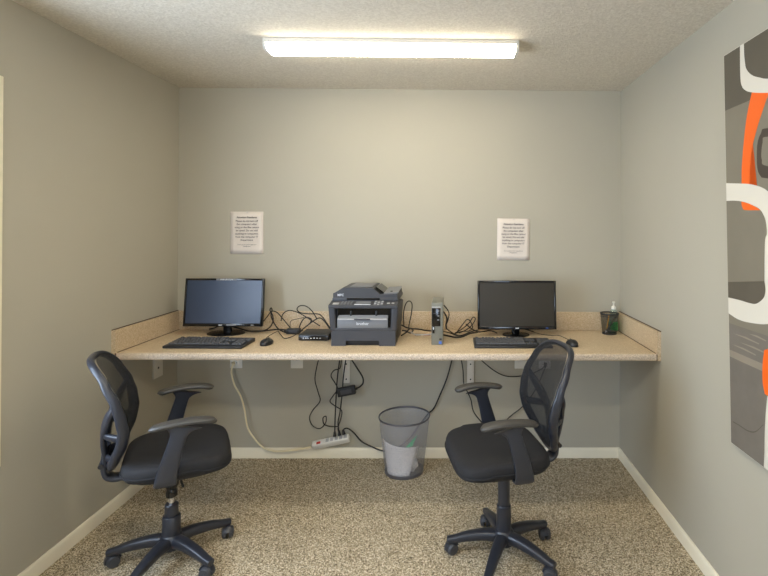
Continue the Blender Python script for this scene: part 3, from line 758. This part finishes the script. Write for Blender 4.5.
# right of the printer
cable('looped_cable', 'tall loop of cable beside the right side of the printer', [(404, 326, 3.12), (403.5, 314, 3.12), (405.5, 304.5, 3.12), (409, 301, 3.12), (412, 304, 3.12), (411.3, 314, 3.12), (409, 325, 3.12), (409, 330, 3.1)], .003, group=GR)
cable('usb_cable', 'cable running from the printer to the slim desktop computer', [(401.5, 325, 3.12), (408, 328, 3.10), (418, 329, 3.10), (426, 330.5, 3.05), (433, 331, 3.04)], .004, group=GR)
cable('knotted_cable', 'cable bunched in a knot right of the printer', [(401.5, 335.5, 2.98), (406, 332.5, 3.05), (410, 328.5, 3.08), (413, 330, 3.07), (410.5, 333, 3.04), (406, 331, 3.06), (402, 330.5, 3.06)], .0042, group=GR)
c = cable('connector_lead', 'pale connector lead lying on the worktop left of the slim computer', [(411, 332, 3.04), (415, 334.5, 2.99), (421, 334.8, 2.985), (427, 334.5, 2.985), (432, 334, 2.99)], .0035, m='lightgrey', group=GR)
q0 = at(415, 334.5, 'z', TOP+.006); q1 = at(420.5, 334.9, 'z', TOP+.006)
bm = bmesh.new(); cyl(bm, q0, q1, .006, n=10); link('dark_plug', bm, M['charcoal'], c)
q0 = at(424, 334.8, 'z', TOP+.006); q1 = at(430, 334.4, 'z', TOP+.006)
bm = bmesh.new(); cyl(bm, q0, q1, .006, n=10); link('red_plug', bm, mat('pale_red_plastic', (206, 150, 138), .5), c)
cable('display_cable', 'cable curving down behind the right side of the slim computer', [(441.5, 304, 3.085), (445.5, 307, 3.085), (449, 313, 3.10), (448, 320, 3.10), (446, 327, 3.08), (451, 332, 3.05), (458, 335.5, 3.0)], .003, group=GR)
cable('audio_cable', 'second shorter cable hanging beside the slim computer', [(441.5, 310, 3.085), (444.5, 313, 3.085), (447, 319, 3.09), (446, 325, 3.085), (446.5, 329, 3.07)], .0045, group=GR)
cable('lying_cable', 'cable lying from the slim computer towards the right monitor', [(441.5, 331, 3.06), (450, 333, 3.03), (457, 335.5, 2.99), (463, 335, 3.0), (470, 332, 3.05), (478, 330, 3.1)], .0035, group=GR)
cable('video_cable', 'lowest cable in the tangle between slim computer and right monitor', [(441.5, 334.5, 2.99), (449, 336, 2.97), (456, 337.3, 2.945), (463, 336.5, 2.955), (470, 333.5, 3.01), (478, 332, 3.04)], .0045, group=GR)
cable('crossing_cable', 'cable crossing over itself left of the right monitor', [(457, 332, 3.10), (463, 324, 3.13), (467, 319.5, 3.14), (470, 321, 3.14), (472.5, 327, 3.13), (469, 331, 3.1), (462, 331.5, 3.1), (455, 333.5, 3.05)], .003, group=GR)
cable('looped_cable', 'narrow upright loop of cable beside the right monitor', [(455, 333, 3.06), (462, 329, 3.12), (469, 323, 3.13), (473, 317.3, 3.14), (475.3, 319, 3.14), (472, 325, 3.13), (466, 330, 3.1), (459, 333, 3.06)], .003, group=GR)
cable('short_cable', 'short cable sloping to the lower left corner of the right monitor', [(466, 324, 3.16), (472, 329, 3.14), (480, 332, 3.1), (490, 330.5, 3.13), (497, 333, 3.07)], .0035, group=GR)
cable('stand_cable', 'cable behind the stand of the right monitor', [(485, 329, 3.185), (497, 328.3, 3.19), (512, 328.3, 3.19), (524, 329, 3.185), (534, 332, 3.12)], .0035, group=GR)
keep(cable('mouse_cord', 'x', [(526, 328, 3.2), (531, 331, 3.12), (540, 334, 3.05), (550, 335.3, 3.0), (558, 335.3, 3.0), (564, 337.5, 2.95), (570, 340.5, 2.90)], .0018), mouseR, 'cord')
# under the worktop
U = 3.215
cable('dangling_cable', 'black cord with a curl at its end hanging left of the power strip cords', [(319, 358, U), (316.5, 368, U), (315, 380, U), (318, 392, U), (320, 401, U), (313, 410, U), (309.5, 418, U), (313, 426, U), (320, 428.5, U), (325.5, 423, U), (326, 416.5, U-.01), (323, 418, U-.012), (324, 424, U-.01), (330, 426.5, U), (338, 426.5, U)], .003, group=GU)
cable('coiled_cable', 'black cord curling in loops left of the hanging adapter', [(341.5, 358, 3.20), (340, 368, 3.20), (334, 370.5, 3.20), (331, 376, 3.20), (335, 383, 3.19), (337.5, 389, 3.185), (333, 396, 3.19), (330, 401.5, 3.20), (335, 406, 3.20), (341.5, 410.5, 3.20), (341, 418, 3.20), (338, 428, 3.195), (339.3, 434.5, 3.19)], .003, group=GU)
cable('power_cable', 'straight black cord dropping to the leftmost plug on the power strip', [(340, 358, 3.225), (337.5, 376, 3.225), (336, 398, 3.22), (335, 420, 3.21), (334.6, 436, 3.19)], .0035, group=GU, plug=[1])
cable('power_cable', 'black cord dropping over the bracket to the middle plug on the power strip', [(346, 358, 3.225), (343.5, 376, 3.224), (342, 395, 3.222), (340, 412, 3.215), (338, 423, 3.205), (339.5, 435, 3.19)], .0035, group=GU, plug=[1])
keep(cable('adapter_cord', 'x', [(350.5, 358, 3.215), (357, 368, 3.21), (362.5, 377, 3.20), (363, 383, 3.195), (359.5, 387, 3.19), (356, 388.3, 3.19)], .0045), hangA, 'cord')
cable('trailing_cable', 'black cord sagging from worktop behind the waste basket to the power strip', [(452.5, 358, 3.235), (447, 378, 3.235), (440, 395, 3.236), (434, 408, 3.24), (427.5, 414.5, 3.24), (418, 427, 3.238), (408, 440, 3.235), (396, 448.5, 3.225), (384, 451, 3.22), (370, 446, 3.215), (361, 441, 3.21), (354, 433, 3.205), (348, 428.5, 3.2), (343.5, 429.5, 3.195), (343.8, 434, 3.19)], .0042, group=GU, plug=[1])
cable('hanging_cable', 'black cord hanging beside the right bracket behind the far armrest', [(461, 358, 3.23), (463, 370, 3.23), (464, 385, 3.23), (467.5, 392, 3.23), (471, 400, 3.23), (473, 410, 3.23), (478, 418, 3.23), (485, 425, 3.23), (496, 430, 3.23), (504, 424, 3.23)], .0032, group=GU)
cable('sagging_cable', 'black cord sagging from the worktop to the outlet behind the right chair', [(479, 358, 3.225), (488, 366, 3.225), (498, 373, 3.225), (508, 376.5, 3.225), (520, 376, 3.225), (532, 373.5, 3.225), (543, 368, 3.225), (545.5, 363.5, 3.235)], .003, group=GU, plug=[1])
cable('drooping_cable', 'black cord drooping from that outlet to behind the right chair seat', [(546.5, 365, 3.235), (543, 373, 3.23), (538, 385, 3.23), (530, 398, 3.23), (521, 408, 3.23), (512, 415, 3.23), (506, 421, 3.23), (502, 430, 3.23)], .003, group=GU)
c = cable('cord', 'x', [(233.5, 363, 3.235), (231.8, 368, 3.22), (231.5, 374, 3.215), (234.5, 385, 3.21), (240.5, 396, 3.21), (244.5, 410, 3.21), (247.5, 427, 3.21), (254, 438, 3.21), (263, 447.5, 3.21), (273, 451, 3.21), (286, 451, 3.21), (298, 449.5, 3.21), (311, 447, 3.213)], .0052, m='cord', cat='cord')
keep(c, strip_t, 'cord')
p0 = at(233.5, 363, 'y', 3.247); p1 = at(233.0, 364.5, 'y', 3.222)
bm = bmesh.new(); cyl(bm, p0, p1, .013, .008, n=12, bevel=.001); link('plug', bm, M['cord'], c)

# ------------------------------------------------------------------ office chairs
def office_chair(x, y, face, base_ang, label, piston, shift, arm_shift, back_shift, lift=0.0):
    t = thing('office_chair', label, 'chair', (x, y, 0), face, 'black mesh-back office chairs')
    dz = lift
    # --- star base, five arms in one moulding
    bm = bmesh.new(); rel = base_ang-face
    lathe(bm, [(.030, .062), (.046, .066), (.050, .085), (.047, .118), (.036, .130)], n=28)
    for k in range(5):
        a = rel+k*2*PI/5; d = Vector((math.cos(a), math.sin(a), 0))
        pts = smooth_path([d*.025+Vector((0, 0, .098)), d*.09+Vector((0, 0, .100)), d*.17+Vector((0, 0, .088)), d*.225+Vector((0, 0, .074)), d*.262+Vector((0, 0, .069))], 5)
        sweep(bm, pts, lambda q: (.029-.013*q, .026-.014*q), upv=(0, 0, 1), n=14, power=3.2)
    link('star_base', bm, M['chairplastic'], t, True, 45)
    for k in range(5):
        a = rel+k*2*PI/5; d = Vector((math.cos(a), math.sin(a), 0)); c = d*.252
        sw = a+R([35, -50, 20, 65, -25][k]); e = Vector((math.cos(sw), math.sin(sw), 0)); sd = Vector((-e.y, e.x, 0))
        q = c-e*.012
        bm = bmesh.new()
        cyl(bm, c+Vector((0, 0, .040)), c+Vector((0, 0, .070)), .010, n=12)
        # hood: arched cover over the wheels
        pts = [q+e*(.0305*math.cos(w))+Vector((0, 0, .028+.030*math.sin(w))) for w in [R(v) for v in (-8, 20, 50, 80, 110, 140, 165)]]
        sweep(bm, pts, (.012, .004), upv=lambda s: Vector((0, 0, 1)), n=10, power=4)
        ca = link('caster', bm, M['chairplastic'], t, True, 40)
        for s in (-1, 1):
            bm = bmesh.new(); cyl(bm, q+sd*s*.006+Vector((0, 0, .0275)), q+sd*s*.025+Vector((0, 0, .0275)), .0275, .0245, n=24, bevel=.003)
            cyl(bm, q+sd*s*.024+Vector((0, 0, .0275)), q+sd*s*.027+Vector((0, 0, .0275)), .013, n=16)
            link('wheel', bm, M['charcoal'], ca, True, 40)
    # --- column
    bm = bmesh.new()
    if piston:
        lathe(bm, [(.036, .115), (.038, .125), (.0375, .205), (.034, .210)], n=28)
        lathe(bm, [(.028, .205), (.028, .258), (.025, .262)], n=28)
    else:
        lathe(bm, [(.034, .115), (.035, .125), (.033, .238), (.030, .242)], n=28)
        lathe(bm, [(.0275, .238), (.0275, .36), (.026, .362), (.026, .425)], n=28)
    link('column_sleeve', bm, M['chairplastic'], t)
    if piston:
        bm = bmesh.new(); cyl(bm, (0, 0, .25), (0, 0, .40+dz), .0135, n=20); link('gas_piston', bm, M['chrome'], t)
        bm = bmesh.new(); lathe(bm, [(.018, .292), (.024, .297), (.024, .318), (.020, .33), (.030, .35), (.032, .43+dz)], n=24); link('piston_collar', bm, M['blackgloss'], t)
    bm = bmesh.new(); box(bm, (-.02, 0, .43+dz), (.20, .12, .034), .008, 2); tm = link('tilt_mechanism', bm, M['black'], t)
    bm = bmesh.new(); sweep(bm, smooth_path([(.03, -.05, .425+dz), (.04, -.14, .42+dz), (.05, -.20, .418+dz)], 4), (.005, .005), n=8); link('height_lever', bm, M['black'], tm)
    # --- seat
    bm = bmesh.new(); n = 64
    def outline(s, q, grow=1):
        c, sn = math.cos(q), math.sin(q); pw = 4.4
        u = .211*math.copysign(abs(c)**(2/pw), c); v = .236*math.copysign(abs(sn)**(2/pw), sn)
        v *= 1-.10*max(0, -u/.23)
        return u*s+shift, v*s
    def drop(u, v): return -.014*max(0, (u-.06)/.17)**2 + .012*max(0, (abs(v)-.10)/.13)**2*(1 if u < .1 else .4) + .010*max(0, (-u-.1)/.13)**2
    prof = [(.88, .458), (.96, .459), (.99, .465), (1.0, .474), (1.004, .486), (.998, .500), (.978, .511), (.93, .518), (.82, .521), (.62, .519), (.42, .517), (.2, .516), (.04, .516)]
    rings = []
    for s, z in prof:
        ring = []
        for k in range(n):
            u, v = outline(s, 2*PI*k/n); ring.append(bm.verts.new((u, v, z+dz+drop(u-shift, v)*(1 if z > .46 else .6))))
        rings.append(ring)
    for i in range(len(rings)-1):
        for k in range(n): bm.faces.new((rings[i][k], rings[i][(k+1) % n], rings[i+1][(k+1) % n], rings[i+1][k]))
    bm.faces.new(rings[0][::-1]); bm.faces.new(rings[-1]); st = link('seat', bm, M['seatfab'], t, True, 70)
    bm = bmesh.new()
    path = [Vector((*outline(1.008, 2*PI*k/n), 0)) for k in range(n)]
    for v in path: v.z = .476+dz+drop(v.x-shift, v.y)
    sweep(bm, path, (.0035, .0035), closed=True, upv=(0, 0, 1), n=6); link('piping', bm, M['seatfab'], st)
    bm = bmesh.new(); n2 = 40
    rings = [[bm.verts.new((*outline(s, 2*PI*k/n2), z+dz)) for k in range(n2)] for s, z in ((.55, .436), (.84, .446), (.88, .460))]
    for i in range(2):
        for k in range(n2): bm.faces.new((rings[i][k], rings[i][(k+1) % n2], rings[i+1][(k+1) % n2], rings[i+1][k]))
    bm.faces.new(rings[0][::-1]); bm.faces.new(rings[-1]); link('seat_shell', bm, M['black'], t)
    # --- arms
    for s in (-1, 1):
        bm = bmesh.new()
        pts = smooth_path([(-.022, s*.12, .450), (-.026, s*.205, .449), (-.024, s*.246, .462), (-.016, s*.256, .51), (.002, s*.257, .58), (.022, s*.253, .65), (.032, s*.250, .690)], 5)
        pts = [Vector((p.x+arm_shift, p.y, p.z+dz)) for p in pts]
        def secf(q): return (.042-.011*min(1, max(0, (q-.35)/.4))+(.05*max(0, (q-.84)/.16)**1.6), .0095)
        sweep(bm, pts, secf, upv=lambda q, s=s: Vector((0, s, 0)) if q > .42 else Vector((0, s*max(.02, q), -.5*(1-q))), n=14, power=3.5)
        a = link('arm_support', bm, M['chairplastic'], t, True, 50)
        bm = bmesh.new()
        pts = smooth_path([(-.076, s*.241, .690), (-.066, s*.244, .697), (-.02, s*.249, .705), (.05, s*.252, .709), (.11, s*.250, .705), (.150, s*.245, .695), (.162, s*.242, .688)], 5)
        pts = [Vector((p.x+arm_shift, p.y, p.z+dz)) for p in pts]
        sweep(bm, pts, lambda q: (.030*min(1, .35+2.8*min(q, 1-q)), .0115*min(1, .5+3*min(q, 1-q))), upv=(0, 0, 1), n=16, power=2.8)
        link('arm_pad', bm, M['armpad'], t, True, 60)
    # --- back
    def uc(z):
        ks = [(.46, -.250), (.50, -.228), (.55, -.210), (.62, -.192), (.68, -.189), (.74, -.202), (.80, -.222), (.88, -.256), (.98, -.306)]
        z = min(max(z, .46), .98)
        for i, ((a, b), (c, d)) in enumerate(zip(ks, ks[1:])):
            if a <= z <= c:
                q = (z-a)/(c-a); q = q*q*(3-2*q)*.5+q*.5; return b+(d-b)*q
    def bp(w, z, off=0): return Vector((uc(z)+.85*w*w+off+back_shift, w, z+dz))
    half = [(0, .960), (.080, .957), (.136, .937), (.174, .890), (.193, .825), (.195, .765), (.185, .700), (.166, .635), (.128, .575), (.085, .525), (.045, .500)]
    lp = [(w, z) for w, z in half]+[(0, .493)]+[(-w, z) for w, z in half[:0:-1]]
    loop = smooth_path([(w, 0, z) for w, z in lp], 5, True)
    loop3 = [bp(v.x, v.z) for v in loop]
    bm = bmesh.new()
    cen = Vector((0, 0, .75))
    rr = []; NL = len(loop3); pw = 3.0; nn = 12
    for i in range(NL):
        p = loop3[i]; tg = (loop3[(i+1) % NL]-loop3[i-1]).normalized()
        zz = loop[i].z
        wd = .0125+.006*max(0, (.80-zz)/.25)          # frame grows wider towards the bottom
        dp = .014+.007*max(0, min(1, (.92-zz)/.2))*max(0, min(1, (zz-.50)/.12))
        f = Vector((1, -1.7*loop[i].x, .33)).normalized(); f = (f-tg*f.dot(tg)).normalized(); sdv = tg.cross(f)
        rr.append([bm.verts.new(p-f*dp*.75+sdv*wd*math.copysign(abs(math.cos(q))**(2/pw), math.cos(q))+f*dp*math.copysign(abs(math.sin(q))**(2/pw), math.sin(q))) for q in [2*PI*k/nn for k in range(nn)]])
    for i in range(NL):
        for k in range(nn): bm.faces.new((rr[i][k], rr[i][(k+1) % nn], rr[(i+1) % NL][(k+1) % nn], rr[(i+1) % NL][k]))
    bf = link('back_frame', bm, M['chairplastic'], t, True, 50)
    # mesh cloth
    bm = bmesh.new(); rings = []; ml = 8
    for j in range(1, ml+1):
        s = j/ml
        rings.append([bm.verts.new(bp(v.x*s, .765+(v.z-.765)*s, .008*(s))) for v in loop])
    cv = bm.verts.new(bp(0, .765))
    for k in range(NL): bm.faces.new((cv, rings[0][k], rings[0][(k+1) % NL]))
    for j in range(ml-1):
        for k in range(NL): bm.faces.new((rings[j][k], rings[j+1][k], rings[j+1][(k+1) % NL], rings[j][(k+1) % NL]))
    link('mesh_panel', bm, M['backmesh'], t, True, 90)
    # rear rails: they leave the frame sides, bow to the rear and run down to the spine
    def V(u, v, z): return Vector((u+back_shift, v, z+dz))
    bm = bmesh.new()
    for s in (-1, 1):
        pts = smooth_path([bp(s*.198, .790, -.020), bp(s*.178, .755, -.045), V(-.240, s*.135, .715), V(-0.254, s*.095, .672), V(-0.260, s*.062, .62), V(-0.258, s*.038, .555), V(-0.256, s*.020, .50)], 5)
        sweep(bm, pts, lambda q: (.015+.012*math.sin(PI*q)+.006*q, .011), upv=(1, 0, .2), n=12, power=3)
        pts = smooth_path([V(-0.256, s*.085, .655), V(-.235, s*.125, .650), bp(s*.172, .648, -.018)], 5)
        sweep(bm, pts, (.016, .010), upv=(1, 0, .2), n=12, power=3)
        pts = smooth_path([V(-.262, s*.015, .545), V(-.245, s*.055, .535), bp(s*.095, .535, -.010)], 5)
        sweep(bm, pts, (.020, .009), upv=(1, 0, .2), n=12, power=3)
    link('lumbar_yoke', bm, M['chairplastic'], t, True, 50)
    # spine
    bm = bmesh.new()
    pts = smooth_path([(-.256, 0, .580), (-.262, 0, .53), (-.264, 0, .485), (-.256, 0, .448), (-.232, 0, .430), (-.19, 0, .427), (-.08, 0, .432)], 6)
    pts = [Vector((p.x+back_shift, p.y, p.z+dz)) for p in pts]
    sweep(bm, pts, lambda q: (.030+.008*math.sin(PI*min(1, q*1.2)), .013), upv=lambda q: Vector((-1, 0, 0)) if q < .5 else Vector((-.3, 0, -1)), n=14, power=3.2)
    sp = link('spine', bm, M['chairplastic'], t, True, 50)
    bm = bmesh.new(); cyl(bm, (-.272+back_shift, -.045, .50+dz), (-.272+back_shift, .045, .50+dz), .010, n=14); link('adjuster_bolt', bm, M['black'], sp)
    return t
office_chair(-1.258, 2.248, R(27), R(190), 'black mesh-back office chair at left, facing right, with its silver piston showing', True, .028, .010, .012, 0.002)
office_chair(.258, 2.272, R(191.5), R(176.5), 'black mesh-back office chair in the middle right, facing left, back to the right', False, .042, .014, .014, .008)

# ------------------------------------------------------------------ light
w = bpy.data.worlds.new('daylight'); S.world = w; w.use_nodes = True
bg = w.node_tree.nodes['Background']; bg.inputs[0].default_value = (.66, .80, 1.0, 1); bg.inputs[1].default_value = 9.0
ld = bpy.data.lights.new('window_portal', 'AREA'); ld.shape = 'RECTANGLE'; ld.size = WZ1-WZ0; ld.size_y = WY1-WY0
ld.cycles.is_portal = True
lo = bpy.data.objects.new('window_portal', ld); C.objects.link(lo); lo.location = (XL-.09, (WY0+WY1)/2, (WZ0+WZ1)/2); lo.rotation_euler = (0, -PI/2, 0)
l2 = bpy.data.lights.new('window_portal', 'AREA'); l2.shape = 'RECTANGLE'; l2.size = RX1-RX0; l2.size_y = RZ1-RZ0; l2.cycles.is_portal = True
lo2 = bpy.data.objects.new('window_portal', l2); C.objects.link(lo2); lo2.location = ((RX0+RX1)/2, YR-.09, (RZ0+RZ1)/2); lo2.rotation_euler = (PI/2, 0, 0)  # portal of the added rear window

# ------------------------------------------------------------------ camera
cam = bpy.data.cameras.new('camera'); co = bpy.data.objects.new('camera', cam); C.objects.link(co)
mw = Matrix(((rt.x, up.x, -fw.x, 0), (rt.y, up.y, -fw.y, 0), (rt.z, up.z, -fw.z, EYE), (0, 0, 0, 1)))
co.matrix_world = mw
cam.sensor_width = 36; cam.sensor_fit = 'HORIZONTAL'; cam.lens = F*36/768
cam.shift_x = (384-CX)/768; cam.shift_y = (CY-288)/768
cam.clip_start = .02
S.camera = co
S.view_settings.view_transform = 'Standard'; S.view_settings.look = 'None'
S.view_settings.gamma = 1; S.view_settings.use_curve_mapping = False
S.view_settings.exposure = .50
S.cycles.max_bounces = 10; S.cycles.diffuse_bounces = 6; S.cycles.transparent_max_bounces = 16
